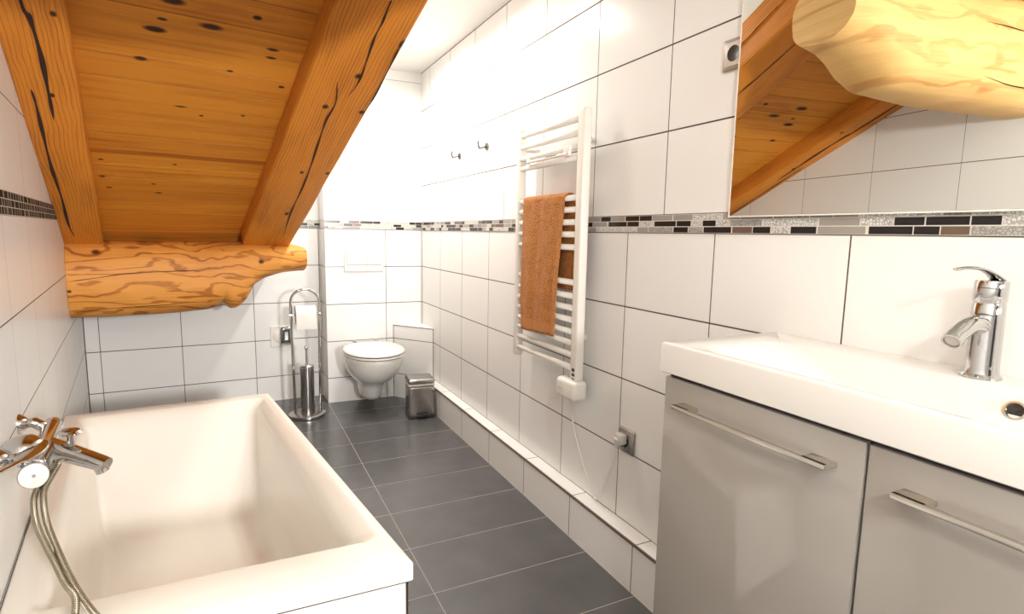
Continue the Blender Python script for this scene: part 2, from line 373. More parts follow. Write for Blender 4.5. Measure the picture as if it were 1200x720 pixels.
bm = BM()
def wallface(bm, p, q, z0, z1, u0, u1, mi, flip=False):
    pts = [(p[0], p[1], z0), (q[0], q[1], z0), (q[0], q[1], z1), (p[0], p[1], z1)]
    uv = [(u0, z0), (u1, z0), (u1, z1), (u0, z1)]
    if flip: pts.reverse(); uv.reverse()
    quad(bm, pts, uv, mi)
def shell_wall(name, p, q, u0, u1, zsplit, mats, out, zm1=None, ztop=ZC, thick=.08):
    """p,q plan points; `out` = plan vector pointing out of the room; a slab with tiled inner face"""
    bm = BM(); zm1 = zm1 or zsplit
    P, Q = Vector((*p, 0)), Vector((*q, 0)); n = Vector((*out, 0)).normalized()
    d = Q-P
    flip = d.cross(Vector((0, 0, 1))).dot(-n) < 0
    wallface(bm, p, q, -.02, zsplit, u0, u1, 0, flip); wallface(bm, p, q, zsplit, ztop+.02, u0, u1, 1, flip)
    p2, q2 = P+n*thick, Q+n*thick
    for a, b_ in ((P, p2), (Q, q2), (p2, q2)):
        quad(bm, [(a.x, a.y, -.02), (b_.x, b_.y, -.02), (b_.x, b_.y, ztop+.02), (a.x, a.y, ztop+.02)], None, 2)
    return struct(name, bm, [*mats, PLASTER])
shell_wall('wall_right', (XR, YN), (XR, YT+.02), YN, YT+.02, ZM0+.03, (T_right_lo, T_right_up), (1, 0))
s0 = (YN-3)/math.cos(AW); s1 = (4.14-3)/math.cos(AW)
shell_wall('wall_left', (wl(YN), YN), (wl(4.135), 4.135), s0, s1, 1.26, (T_left, T_left_up), (-1, 0), ztop=ZC)
shell_wall('wall_back', (-.84, yB(-.84)), (.56, yB(.56)), -.84, .56, ZM0+.03, (T_back, T_back_up), (0, 1))
shell_wall('wall_front', (wl(YN)-.02, YN), (XR+.02, YN), -.1, 1.3, ZM0+.03, (T_right_lo, T_right_up), (0, -1))
# pre-wall behind the toilet with its narrow return
bm = BM(); xt = .5555
wallface(bm, (xt, yT(xt)), (XR+.02, yT(XR+.02)), -.02, ZM0+.03, xt, XR+.02, 0, False)
wallface(bm, (xt, yT(xt)), (XR+.02, yT(XR+.02)), ZM0+.03, ZC+.02, xt, XR+.02, 1, False)
wallface(bm, (xt, 4.25), (xt, yT(xt)), -.02, ZM0+.03, 4.25, yT(xt), 0, False)
wallface(bm, (xt, 4.25), (xt, yT(xt)), ZM0+.03, ZC+.02, 4.25, yT(xt), 1, False)
struct('wall_toilet', bm, [T_toilet, T_toilet_up])
# metal edge trim on the outer corner of the pre-wall
bm = BM(); bx(bm, xt-.004, xt+.002, yT(xt)-.003, yT(xt)+.003, 0, ZM0); struct('trim_1', bm, plain('edge_profile', (.30, .26, .22), .4))

# mosaic borders (raised 2 mm)
def strip(name, p, q, n, u0, u1, z0, z1, mat):
    bm = BM(); P, Q = Vector((*p, 0)), Vector((*q, 0)); n = Vector((*n, 0)).normalized()*.002
    P += n; Q += n
    quad(bm, [(P.x, P.y, z0), (Q.x, Q.y, z0), (Q.x, Q.y, z1), (P.x, P.y, z1)], [(u0, z0), (u1, z0), (u1, z1), (u0, z1)])
    o = struct(name, bm, mat); md = o.modifiers.new('s', 'SOLIDIFY'); md.thickness = .004; md.offset = 0; return o
strip('trim_2', (XR, YT-.002), (XR, YN), (-1, 0), YT, YN, ZM0, ZM1, MOS)
strip('trim_3', (xt, yT(xt)), (XR, YT), (0, -1), 5+xt, 5+XR, ZM0, ZM1, MOS)
strip('trim_4', (-.83, yB(-.83)), (xt, yB(xt)), (0, -1), -.83, xt, ZM0, ZM1, MOS)
strip('trim_5', (wl(YN), YN), (wl(4.13), 4.13), (1, 0.139), YN, 4.13, 1.2225, 1.285, MOSL)

# ledge along the right wall
bm = BM(); y1 = 3.80
quad(bm, [(XL, YN, 0), (XL, y1, 0), (XL, y1, ZL), (XL, YN, ZL)], [(YN, 0.02), (y1, .02), (y1, .02+ZL), (YN, .02+ZL)], 0)
quad(bm, [(XL, YN, ZL), (XL, y1, ZL), (XR+.01, y1, ZL), (XR+.01, YN, ZL)], [(YN+.012, .1), (y1+.012, .1), (y1+.012, .15), (YN+.012, .15)], 0)
quad(bm, [(XL, y1, 0), (XR+.01, y1, 0), (XR+.01, y1, ZL), (XL, y1, ZL)], None, 1)
struct('trim_6', bm, [T_ledge, PLASTER])
bm = BM(); bx(bm, XL-.003, XL+.004, YN, y1, ZL-.006, ZL+.0015); struct('trim_7', bm, plain('edge_profile_ledge', (.20, .16, .13), .35, .5))
# diagonal boxing in the corner
bm = BM(); D = [(1.017, yT(1.017)), (XR, 3.69)]
dz = .53; L = math.hypot(D[1][0]-D[0][0], D[1][1]-D[0][1])
T_diag = tiles('tile_corner_box', .017, .6, ZL-.0015, .259, col=WHITE)
quad(bm, [(D[0][0], D[0][1], 0), (D[1][0], D[1][1], 0), (D[1][0], D[1][1], dz), (D[0][0], D[0][1], dz)], [(.03, 0), (.03+L, 0), (.03+L, dz), (.03, dz)], 0)
quad(bm, [(D[0][0], D[0][1], dz), (D[1][0], D[1][1], dz), (XR+.01, YT+.01, dz)], [(.1, .05), (.2, .05), (.15, .1)], 0)
struct('trim_8', bm, [T_diag])
bm = BM()
tube(bm, [(D[0][0], D[0][1]-.001, dz), (D[1][0], D[1][1]-.001, dz)], .0028, 6)
tube(bm, [(D[0][0], D[0][1]-.001, dz), (D[0][0], D[0][1]-.001, .0)], .0028, 6)
tube(bm, [(D[1][0]-.001, D[1][1], dz), (D[1][0]-.001, D[1][1], ZL)], .0028, 6)
struct('trim_9', bm, plain('edge_profile_box', (.14, .11, .10), .4))

bm = BM(); tube(bm, [(wl(4.131)+.002, 4.131, 0), (wl(4.131)+.002, 4.131, 1.0)], .0028, 6); struct('trim_10', bm, plain('corner_joint', (.10, .075, .06), .7))
bm = BM(); tube(bm, [(XR-.001, YT-.001, 0), (XR-.001, YT-.001, ZM0)], .002, 6); struct('trim_11', bm, plain('corner_joint_right', (.16, .13, .11), .7))
# added dark door behind the viewpoint, unseen; gives the chrome dark reflections
bm = BM(); bx(bm, .20, .96, YN-.01, YN+.03, .0, 2.02, .004); struct('added_door_1', bm, plain('added_door_dark', (.035, .035, .05), .35))
bm = BM(); tube(bm, [(.88, YN+.03, 1.02), (.88, YN+.075, 1.02), (.78, YN+.075, 1.02)], .009, 10); struct('added_door_1_handle', bm, STEEL, smooth=True)
# flat ceiling of the dormer and near part, one L-shaped slab
VD = 1.03        # across-roof coordinate of the dormer cheek (right face of the right rafter)
def cheek(y):    # x of the cheek line at y
    t = (y - P0.y)/A_.y
    q = P0 + A_*t + B_*VD
    t2 = (y - q.y)/A_.y; q = q + A_*t2
    return q.x
yk = .62
bm = BM()
quad(bm, [(wl(YN)-.1, YN-.05, ZC), (XR+.05, YN-.05, ZC), (XR+.05, yk, ZC), (wl(yk)-.1, yk, ZC)])
quad(bm, [(cheek(yk)-.03, yk, ZC), (XR+.05, yk, ZC), (XR+.05, 4.3, ZC), (cheek(4.3)-.03, 4.3, ZC)])
o = struct('ceiling', bm, PLASTER)
md = o.modifiers.new('s', 'SOLIDIFY'); md.thickness = .08; md.offset = -1
for f in o.data.polygons: pass
o.data.flip_normals() if o.data.polygons[0].normal.z > 0 else None
# cheek above the right rafter
bm = BM()
c0 = cheek(YN); 
hz = .05
def roofz(y):  # underside height of rafters along a line
    return P0.z + (P0.y-y)*.42*1.0
pts = [(cheek(4.28), 4.28, .74), (cheek(yk-.2), yk-.2, ZC+.02), (cheek(4.28), 4.28, ZC+.02)]
pr = [RP(-1.05, VD, .10), RP(2.95, VD, .10)]
quad(bm, [pr[0], pr[1], (cheek(pr[1].y), pr[1].y, ZC+.04), (cheek(4.3), 4.3, ZC+.02), (cheek(4.3), 4.3, pr[0].z)])
o = struct('wall_dormer', bm, PLASTER); md = o.modifiers.new('s', 'SOLIDIFY'); md.thickness = .02; md.offset = 1

# sloping boarded ceiling
HB = .088
bm = BM(); BW = .118
u = -1.05; k = 0
i0 = -9
l = bm.loops.layers.uv.verify()
for i in range(i0, 25):
    ua, ub = i*BW, (i+1)*BW
    top = 2.94
    if ub > top: break
    v0, v1 = -.02, 1.05
    h = HB + .0015*((i*7) % 3)
    g = .0025
    quad(bm, [RP(ua+g, v0, h), RP(ua+g, v1, h), RP(ub-g, v1, h), RP(ub-g, v0, h)], [(v0, ua+g), (v1, ua+g), (v1, ub-g), (v0, ub-g)])
    quad(bm, [RP(ub-g, v0, h), RP(ub-g, v1, h), RP(ub, v1, h+.0022), RP(ub, v0, h+.0022)], [(v0, ub), (v1, ub), (v1, ub), (v0, ub)])
    quad(bm, [RP(ub, v0, h+.0022), RP(ub, v1, h+.0022), RP(ub+g, v1, HB + .0015*(((i+1)*7) % 3)), RP(ub+g, v0, HB + .0015*(((i+1)*7) % 3))], [(v0, ub), (v1, ub), (v1, ub), (v0, ub)])
struct('ceiling', bm, W_board)

# ------------------------------------------------------------ beams
def ribbon(bm, fn, pts, wd, mi=1):
    """dark crack ribbon; fn maps (u,v)->(point); tapered to its ends"""
    P = smoothpath([Vector((p[0], p[1], 0)) for p in pts], 8); n = len(P); prev = None
    for i, p in enumerate(P):
        t = (P[min(i+1, n-1)]-P[max(i-1, 0)]).normalized(); s = Vector((-t.y, t.x, 0))
        ww = wd*min(1, 6*i/n+.1, 6*(n-1-i)/n+.1)*(.85+.3*math.sin(i*.55))*.5
        a, b_ = p+s*ww, p-s*ww
        cur = (bm.verts.new(fn(a.x, a.y)), bm.verts.new(fn(b_.x, b_.y)))
        if prev:
            f = bm.faces.new((prev[0], cur[0], cur[1], prev[1])); f.material_index = mi
        prev = cur
def rafter(label, v0, v1, mat, cracks, seed, u0=-.10, u1=2.86, H=.17):
    bm = BM(); l = bm.loops.layers.uv.verify(); nS = 60; c = .012
    # section: (v, h) counter-clockwise starting at bottom-left, rounded corners
    W = v1-v0
    sec = [(c, 0), (W*.25, .0), (W*.5, -.002), (W*.75, 0), (W-c, 0), (W-c*.3, c*.3), (W, c), (W, H*.4), (W, H*.7), (W, H), (0, H), (0, H*.7), (0, H*.4), (0, c), (c*.3, c*.3)]
    rings = []; 
    def disp(u, v, h):
        nn = noise.noise(Vector((u*3+seed, v*14, h*14)))*.005 + noise.noise(Vector((u*1.1+seed*2, 5, h*3)))*.004
        return nn
    for i in range(nS+1):
        u = u0+(u1-u0)*i/nS
        rings.append([RP(u, v0+sv+disp(u, sv, sh)*(1 if sv > W/2 else -1), sh - disp(u+9, sv, sh)*.4) for sv, sh in sec])
    R = ring_loft(bm, rings)
    # uv: walk around the section
    acc = [0]
    for i in range(len(sec)):
        a, b_ = sec[i], sec[(i+1) % len(sec)]; acc.append(acc[-1]+math.hypot(a[0]-b_[0], a[1]-b_[1]))
    bm.verts.index_update(); n = len(sec)
    idx = {}
    for i, r in enumerate(R):
        for j, v in enumerate(r): idx[v] = (i, j)
    for f in bm.faces:
        js = [idx[x.vert][1] for x in f.loops]
        wrap = (0 in js and n-1 in js and len(js) == 4)
        for lp in f.loops:
            i, j = idx[lp.vert]; u = u0+(u1-u0)*i/nS
            a = acc[j] if not (wrap and j == 0) else acc[n]
            lp[l].uv = (u, v0 + a - c) if len(js) == 4 else (sec[j][0]+.3, v0+sec[j][1])
            if len(js) == 4 and a > acc[10]: lp[l].uv = (u, v0 - (acc[n]-a))
    for pts, wd in cracks: ribbon(bm, lambda u, v: RP(u, v, -.0035-.0005), pts, wd)
    o = obj('rafter', bm, [mat, CRACK], None, auto=50)
    return tag(o, label, 'beam', 'rafters of the sloping ceiling')
rafter('rough orange wooden rafter against the left tiled wall, with a long dark split', .003, .160, W_rl,
       [([(1.9, .07), (1.576, .074), (1.519, .084), (1.365, .089), (1.188, .086), (1.035, .083)], .012), ([(1.199, .046), (1.124, .048), (.947, .045), (.707, .042), (.453, .047), (.173, .045), (.03, .054)], .010)], 3)
rafter('rough orange wooden rafter beside the white dormer, knotted and split', .79, 1.043, W_rr,
       [([(2.1, .93), (1.874, .933), (1.785, .938), (1.707, .938), (1.581, .951), (1.488, .957), (1.398, .947)], .007),
        ([(1.468, .888), (1.346, .915), (1.231, .911), (1.042, .924), (.822, .94), (.609, .949), (.363, .952), (.03, .98)], .008),
        ([(1.714, 1.027), (1.582, 1.032), (1.405, 1.037), (1.29, 1.03)], .006)], 11)
LOW = [(-.06, .752), (.003, .744), (.203, .739), (.455, .745), (.604, .753), (.655, .764), (.684, .790), (.712, .748), (.745, .750), (.772, .768), (.80, .80), (.82, .835), (.839, .879), (.907, .921), (1.004, .951), (1.126, .959)]
HI = [(-.06, 1.128), (.01, 1.128), (.165, 1.128), (.441, 1.129), (.8, 1.124), (1.037, 1.116), (1.10, 1.106), (1.126, 1.098)]
def interp(T, x):
    if x <= T[0][0]: return T[0][1]
    for a, b_ in zip(T, T[1:]):
        if x <= b_[0]: return a[1]+(b_[1]-a[1])*(x-a[0])/(b_[0]-a[0])
    return T[-1][1]
def purlin(label, off, seed, smin=-.06, LOW=LOW, wm=None):
    bm = BM(); l = bm.loops.layers.uv.verify(); nS = 96; nR = 36; off = Vector(off)
    rings = []; uvs = []
    for i in range(nS+1):
        s = smin+(1.126-smin)*i/nS
        z0, z1 = interp(LOW, s), interp(HI, s); zc = (z0+z1)/2; hh = (z1-z0)/2
        dep = .17 - .04*max(0, (s-.75)/.37); yc = .172
        ring = []; ruv = []
        for k in range(nR):
            t = 2*math.pi*k/nR - math.pi/2     # starts at the bottom, goes back
            cx, cz = math.cos(t), math.sin(t)
            e = 2/2.7
            px = math.copysign(abs(cx)**e, cx); pz = math.copysign(abs(cz)**e, cz)
            d = noise.noise(Vector((s*3.1+seed, px*1.5, pz*1.5)))*.010 + noise.noise(Vector((s*9+seed, px*4, pz*4)))*.004
            if s < 0: d *= .3
            p = P0 + B_*s + A_*(yc + (dep+d)*px) + Vector((0, 0, zc-P0.z + (hh+d*.5)*pz)) + off
            ring.append(p); ruv.append((s, (zc+hh*pz)-P0.z if px < 0 else (zc+hh*pz)-P0.z + .9))
        rings.append(ring); uvs.append(ruv)
    R = ring_loft(bm, rings); idx = {v: (i, j) for i, r in enumerate(R) for j, v in enumerate(r)}
    for f in bm.faces:
        if len(f.verts) == 4:
            back = f.calc_center_median()
            for lp in f.loops:
                i, j = idx[lp.vert]; t = 2*math.pi*j/nR-math.pi/2
                lp[l].uv = (uvs[i][j][0], (rings[i][j].z-off.z)-P0.z)
        else:
            for lp in f.loops:
                i, j = idx[lp.vert]; lp[l].uv = ((rings[i][j]-off-P0).dot(A_)*.4+2, (rings[i][j].z-off.z)-P0.z)
    def front(s, z):
        z0, z1 = interp(LOW, s), interp(HI, s); zc = (z0+z1)/2; hh = (z1-z0)/2
        q = max(-1, min(1, (z-zc)/hh)); e = 2/2.7
        cz = math.copysign(abs(q)**(1/e), q); px = -max(0, 1-cz*cz)**.5; px = -abs(px)**e
        dep = .17 - .04*max(0, (s-.75)/.37)
        d = noise.noise(Vector((s*3.1+seed, px*1.5, q*1.5)))*.010 + noise.noise(Vector((s*9+seed, px*4, q*4)))*.004
        return P0+B_*s+A_*(.172+(dep+d+.0012)*px)+Vector((0, 0, z-P0.z))+off
    ribbon(bm, front, [(.01, .935), (.12, .950), (.25, .968), (.42, .975), (.60, .980)], .0035)
    ribbon(bm, front, [(.02, .780), (.18, .795), (.40, .800), (.55, .812)], .003)
    o = obj('purlin', bm, [wm or W_pl, CRACK], None, auto=60)
    return tag(o, label, 'beam', 'logs carrying the rafters')
purlin('thick golden log under the rafters at the far end, its tip carved to a scroll', (0, 0, 0), 1, smin=.008)
purlin('upper log with a carved end, coloured pale for bright light, reflected at the top of the mirror', (.25, -2.30, .955), 1, smin=.080, LOW=[(-.06, .735), (.3, .742), (.6, .745), (.86, .762), (.92, .790), (.98, .84), (1.04, .875), (1.126, .90)], wm=W_pl_lit)

# ------------------------------------------------------------ bathtub
NR, FR, FL, NL = Vector((.343, 1.167, 0)), Vector((.12, 2.752, 0)), Vector((-.6305, 2.714, 0)), Vector((-.4180, 1.185, 0))
def TB(u, v, z):
    p = (NL*(1-u)+NR*u)*(1-v) + (FL*(1-u)+FR*u)*v; p.z = z; return p
def rrect(u0, u1, v0, v1, r, n=8, asp=2.1):
    pts = []; ru, rv = r, r/asp
    for (cu, cv, a0) in ((u1-ru, v1-rv, 0), (u0+ru, v1-rv, 90), (u0+ru, v0+rv, 180), (u1-ru, v0+rv, 270)):
        for k in range(n+1):
            a = math.radians(a0+90*k/n); pts.append((cu+ru*math.cos(a), cv+rv*math.sin(a)))
    return pts
ZR = .4505
tub = empty('bathtub', TB(.5, .5, 0), 'white rectangular built-in bathtub along the left wall below the log', 'bathtub')
bm = BM()
loops = [((0.012, .99, .005, .993, .012), .405), ((0.002, 1, 0, 1, .012), .407), ((0.002, 1, 0, 1, .012), ZR-.006), ((0.005, .996, .002, .998, .012), ZR-.0015), ((.010, .991, .005, .995, .012), ZR),
         ((.062, .955, .080, .958, .035), ZR), ((.070, .948, .087, .954, .04), ZR-.003), ((.085, .925, .098, .946, .05), ZR-.014), ((.097, .902, .108, .936, .06), ZR-.032), ((.104, .890, .116, .928, .06), ZR-.06),
         ((.120, .875, .145, .885, .065), ZR-.16), ((.138, .856, .175, .825, .07), ZR-.27), ((.160, .838, .20, .78, .08), ZR-.335), ((.195, .808, .235, .735, .09), ZR-.362), ((.25, .75, .29, .68, .09), ZR-.370), ((.36, .62, .40, .60, .08), ZR-.373)]
ring_loft(bm, [[TB(a, b_, z) for a, b_ in rrect(*l_)] for l_, z in loops], cap0=False, cap1=True)
bmesh.ops.recalc_face_normals(bm, faces=bm.faces)
obj('tub_shell', bm, ENAMEL, tub, auto=60)
bm = BM()
ring_loft(bm, [[TB(a, b_, z) for a, b_ in rrect(.02, .985, .009, .99, .01, 3)] for z in (0, .4045)], cap0=False, cap1=False)
obj('apron', bm, tiles('tile_apron', 1.0, 9, 0, 9, wu=0, wv=0, col=(.80, .755, .70)), tub)
bm = BM(); q = TB(.985, .009, 0)
for z0, z1 in ((.0, .4045),): tube(bm, [q+Vector((0, 0, z0)), q+Vector((0, 0, z1))], .0022, 6)
tube(bm, [TB(.02, .006, .4015), TB(.986, .006, .4015), TB(.988, .99, .4015)], .0032, 6)
obj('seam', bm, CRACK, tub)
# ------------------------------------------------------------ bath mixer
mixa = Vector((-.443, 1.805, .680)); mixb = Vector((-.400, 1.475, .680)); ax = (mixb-mixa).normalized(); outw = Vector((B_.x, B_.y, 0))
mix = empty('bath_mixer_tap', (mixa+mixb)/2, 'chrome wall-mounted bath mixer tap over the left edge of the tub', 'tap')
bm = BM(); lathe(bm, [(0, -.004), (.018, -.003), (.022, .004), (.0205, .02), (.0205, .30), (.022, .305), (.022, .325), (0, .327)], mixa, ax); obj('body', bm, CHROME, mix, auto=40)
bm = BM(); lathe(bm, [(0, -.0), (.022, 0), (.0265, .004), (.027, .016), (.025, .021), (0, .022)], mixb+ax*-.004+Vector((-.004, 0, -.012)), ax+Vector((.25, -.1, .25))); cap = obj('end_cap', bm, GPLAST, mix, auto=40); cap['label'] = 'grey round end cap'
bm = BM(); lathe(bm, [(0, 0), (.0035, 0), (.0035, .0012), (0, .0012)], mixb+ax*-.004+Vector((-.004, 0, -.012))+(ax+Vector((.25, -.1, .25))).normalized()*.0221, ax+Vector((.25, -.1, .25)), n=12); obj('screw', bm, DARK, cap)
for q, nm in ((mixa+ax*.05, 0), (mixa+ax*.325, 1)):
    yy = q.y; wx = wl(yy)
    wpt = Vector((wx, yy, q.z+.026)) if nm else Vector((wx, yy, q.z+.024))
    bm = BM(); lathe(bm, [(0, 0), (.026, 0), (.026, .004), (.018, .014), (.014, .018), (0, .018)], wpt-outw*.001, outw); obj('escutcheon', bm, CHROME, mix, auto=40)
    bm = BM(); tube(bm, [wpt, wpt+outw*.03, q], [.012, .013, .014], 14); obj('wall_connector', bm, CHROME, mix, smooth=True)
# spout
sp0 = mixa+ax*.16+Vector((.0, 0, -.004)); sp1 = Vector((-.292, 1.58, .632))
bm = BM(); ctr = [sp0, sp0.lerp(sp1, .3), sp0.lerp(sp1, .7), sp0.lerp(sp1, .92), sp1]
tube(bm, ctr, [.027, .026, .023, .021, .019], 20, sx=1.0, sy=.85)
sp = obj('spout', bm, CHROME, mix, smooth=True); sp.modifiers.new('es', 'EDGE_SPLIT')
bm = BM(); dd = Vector((.35, -.1, -.9)).normalized(); lathe(bm, [(0, -.012), (.014, -.012), (.0145, .012), (.012, .014), (0, .010)], sp1-Vector((.014, -.006, .006)), dd); obj('aerator', bm, CHROME, sp, auto=40)
kq = sp0.lerp(sp1, .42)+Vector((0, 0, .02))
bm = BM(); lathe(bm, [(.0, 0), (.009, 0), (.007, .012), (.006, .024), (.010, .028), (.022, .030), (.024, .034), (.019, .039), (0, .040)], kq, (.06, 0, 1)); obj('diverter_knob', bm, CHROME, mix, auto=40)
# lever: scooped paddle drawn out to a long tail
lc = Vector((-.428, 1.530, .712))
bm = BM(); lathe(bm, [(.0, .0), (.026, 0), (.037, .010), (.040, .024), (.037, .038), (.027, .049), (.012, .055), (0, .056)], lc-Vector((0, 0, .026)), (-.12, -.1, 1)); lv = obj('lever', bm, CHROME, mix, smooth=True)
bm = BM()
pth = smoothpath([lc+Vector((.026, .008, .010)), lc+Vector((.024, -.03, .004)), lc+Vector((.014, -.07, .0)), lc+Vector((.004, -.115, .003)), lc+Vector((-.004, -.17, .010))], 6)
tube(bm, pth, [.010+.006*math.sin(math.pi*min(1, i/14)) if i < 14 else max(.007, .012-.0004*i) for i in range(len(pth))], 14, sx=1.5, sy=.5); obj('lever_handle', bm, CHROME, lv, smooth=True)
hq = mixa+ax*.165+Vector((.012, 0, -.022))
bm = BM(); lathe(bm, [(0, 0), (.013, 0), (.013, .012), (.010, .016), (.010, .03), (0, .03)], hq, (.1, -.2, -1), n=12); obj('hose_outlet', bm, CHROME, mix, auto=40)
# hose
def hose(label, pts, r=.0072):
    bm = BM(); P = smoothpath(pts, 10); l = bm.loops.layers.uv.verify()
    tube(bm, P, r, 12); 
    acc = [0]
    for a, b_ in zip(P, P[1:]): acc.append(acc[-1]+(b_-a).length)
    bm.verts.ensure_lookup_table(); bm.verts.index_update()
    for f in bm.faces:
        for lp in f.loops: lp[l].uv = (acc[lp.vert.index//12], (lp.vert.index % 12)/12)
    return obj('shower_hose', bm, HOSE, None, smooth=True)
h0 = hq+Vector((.003, -.006, -.03))
S1 = [(-.387, 1.588, .645), (-.403, 1.545, .61), (-.398, 1.507, .59), (-.381, 1.45, .57), (-.362, 1.405, .55), (-.340, 1.361, .525), (-.315, 1.313, .50), (-.291, 1.273, .4795), (-.264, 1.23, .4635)]
S2 = [(x-.012-.004*math.sin(i*.8), y-.006, z-.003+(.008 if i > 6 else 0)) for i, (x, y, z) in enumerate(S1)]
hs = hose('', [h0] + S1 + [(-.245, 1.195, .4625), (-.235, 1.162, .44), (-.232, 1.145, .36), (-.235, 1.13, .20), (-.26, 1.12, .12), (-.29, 1.13, .20), (-.296, 1.135, .36), (-.292, 1.155, .445), (-.290, 1.190, .466)] + list(reversed(S2[:-1])), r=.0066)
tag(hs, 'braided metal shower hose looping down from the bath mixer tap', 'hose')

# ------------------------------------------------------------ toilet
tx, ty = .812, yT(.812)
toi = empty('wall_hung_toilet', (tx, ty, 0), 'white wall-hung toilet with closed lid on the far wall', 'toilet', rz=0)
def oval(w_, back, front, z, n=40, e=2.3):
    pts = []; front *= 1.07; cy = ty - (back+front)/2; hy = (front-back)/2
    for k in range(n):
        t = 2*math.pi*k/n; cx, sy = math.cos(t), math.sin(t)
        # squarer at the back
        ee = e if sy > 0 else 2.05
        px = 1.05*math.copysign(abs(cx)**(2/ee), cx); py = math.copysign(abs(sy)**(2/ee), sy)
        pts.append(Vector((tx+w_/2*px, cy+hy*py, z)))
    return pts
bm = BM()
prof = [(.10, .0, .22, .065), (.125, .0, .255, .072), (.145, .0, .28, .10), (.155, .0, .29, .15), (.17, .0, .315, .19), (.25, .0, .40, .225), (.31, .0, .455, .27), (.345, .0, .485, .32), (.36, .0, .497, .365), (.36, .0, .50, .388), (.35, .005, .495, .393)]
ring_loft(bm, [oval(*p) for p in prof]); bmesh.ops.recalc_face_normals(bm, faces=bm.faces)
obj('bowl', bm, CERAMIC, toi, auto=60)
bm = BM(); ring_loft(bm, [oval(.360, .045, .500, .396), oval(.372, .042, .507, .399), oval(.372, .042, .507, .405), oval(.366, .045, .504, .409)]); bmesh.ops.recalc_face_normals(bm, faces=bm.faces)
obj('seat', bm, CERAMIC, toi, auto=60)
bm = BM(); ring_loft(bm, [oval(.360, .045, .500, .414), oval(.374, .040, .508, .4175), oval(.374, .040, .508, .424), oval(.362, .045, .503, .431), oval(.32, .06, .48, .435), oval(.18, .12, .40, .438)]); bmesh.ops.recalc_face_normals(bm, faces=bm.faces)
obj('lid', bm, CERAMIC, toi, auto=60)
bm = BM(); ring_loft(bm, [oval(.352, .05, .496, .3925), oval(.352, .05, .496, .4135)]); obj('hinge_gap', bm, DARK, toi)
for sx in (-.075, .075):
    bm = BM(); lathe(bm, [(0, 0), (.012, 0), (.012, .05), (0, .05)], (tx+sx, ty-.035, .39), (0, 0, 1), 16); obj('hinge', bm, CHROME, toi, auto=40)
# flush plate
fx0, fx1, fz0, fz1 = .680, .949, .921, 1.083
fp = empty('flush_plate', ((fx0+fx1)/2, yT(.81), fz0), 'white rectangular flush plate with two buttons above the toilet', 'flush plate')
bm = BM(); bx(bm, fx0, fx1, yT(.81)-.012, yT(.81)+.002, fz0, fz1, .003); obj('frame', bm, WPLAST, fp)
ypl = yT(.81)-.012
for a, b_, in ((fx0+.018, fx0+.150), (fx0+.154, fx1-.018)):
    bm = BM(); bx(bm, a, b_, ypl-.004, ypl+.001, fz0+.045, fz1-.03, .002); obj('button', bm, WPLAST, fp)
bm = BM(); bx(bm, fx0+.015, fx1-.015, ypl-.0006, ypl+.001, fz0+.041, fz1-.026); obj('button_gap', bm, GPLAST, fp)

# ------------------------------------------------------------ wall socket by the paper stand
sx0 = .280; sy = yB(sx0)
so = empty('wall_switch_plate', (sx0, sy, .455), 'square white wall plate with a dark chrome insert left of the paper stand', 'wall plate')
bm = BM(); bx(bm, sx0-.072, sx0+.072, sy-.010, sy+.003, .385, .535, .005); obj('frame', bm, WPLAST, so)
bm = BM(); lathe(bm, [(0, 0), (.045, 0), (.045, .004), (.040, .006), (0, .006)], (sx0-.012, sy-.0095, .462), (0, -1, 0)); obj('round_cover', bm, WPLAST, so, auto=40)
bm = BM(); bx(bm, sx0-.006, sx0+.066, sy-.024, sy-.008, .400, .525, .014, seg=4); ins = obj('insert', bm, CHROME, so, auto=40); ins['label'] = 'dark chrome insert'
bm = BM(); bx(bm, sx0+.006, sx0+.054, sy-.026, sy-.02, .416, .508, .0015); obj('insert_face', bm, DARK, ins)
bm = BM(); bx(bm, sx0+.018, sx0+.042, sy-.029, sy-.023, .432, .492, .0015); obj('rocker', bm, CHROME, ins)

# ------------------------------------------------------------ toilet paper and brush stand
cx, cy = .392, 3.752
st = empty('toilet_paper_stand', (cx, cy, 0), 'chrome hoop stand with round base between tub and toilet', 'toilet paper stand')
bm = BM(); lathe(bm, [(0, 0), (.108, 0), (.114, .004), (.114, .018), (.108, .022), (0, .022)], (cx, cy, 0.0005), n=48); obj('base', bm, STEEL, st, auto=40)
xa, xb, zt = .310, .480, .742
bm = BM(); hoop = [(xa+.010, cy, .02), (xa+.004, cy, .35), (xa, cy, zt)]
hoop += [((xa+xb)/2 - (xb-xa)/2*math.cos(math.radians(a)), cy, zt+(xb-xa)/2*math.sin(math.radians(a))) for a in range(15, 180, 15)]
hoop += [(xb, cy, zt), (xb-.004, cy, .35), (xb-.006, cy, .02)]
tube(bm, hoop, .0085, 14); obj('hoop', bm, CHROME, st, smooth=True)
for zz in (.29,):
    bm = BM(); tube(bm, [(xa+.006, cy, zz), (xa+.03, cy-.004, zz)], .004, 8); obj('holder_arm', bm, CHROME, st, smooth=True)
    bm = BM(); tube(bm, [(xb-.006, cy, zz), (xb-.03, cy-.004, zz)], .004, 8); obj('holder_arm', bm, CHROME, st, smooth=True)
bm = BM(); tube(bm, [(xa, cy, .665), (xb, cy, .665)], .0055, 10)
for e in (xa, xb): lathe(bm, [(0, -.008), (.011, -.008), (.011, .008), (0, .008)], (e, cy, .665), (1, 0, 0), 14)
obj('roll_bar', bm, CHROME, st, auto=40)
rollc = ((xa+xb)/2+.002, cy, .665)
bm = BM(); n = 36; Rr = .058; w0, w1 = -.060, .060
lathe(bm, [(.0065, w0), (Rr, w0), (Rr, w1), (.0065, w1)], rollc, (1, 0, 0), n)
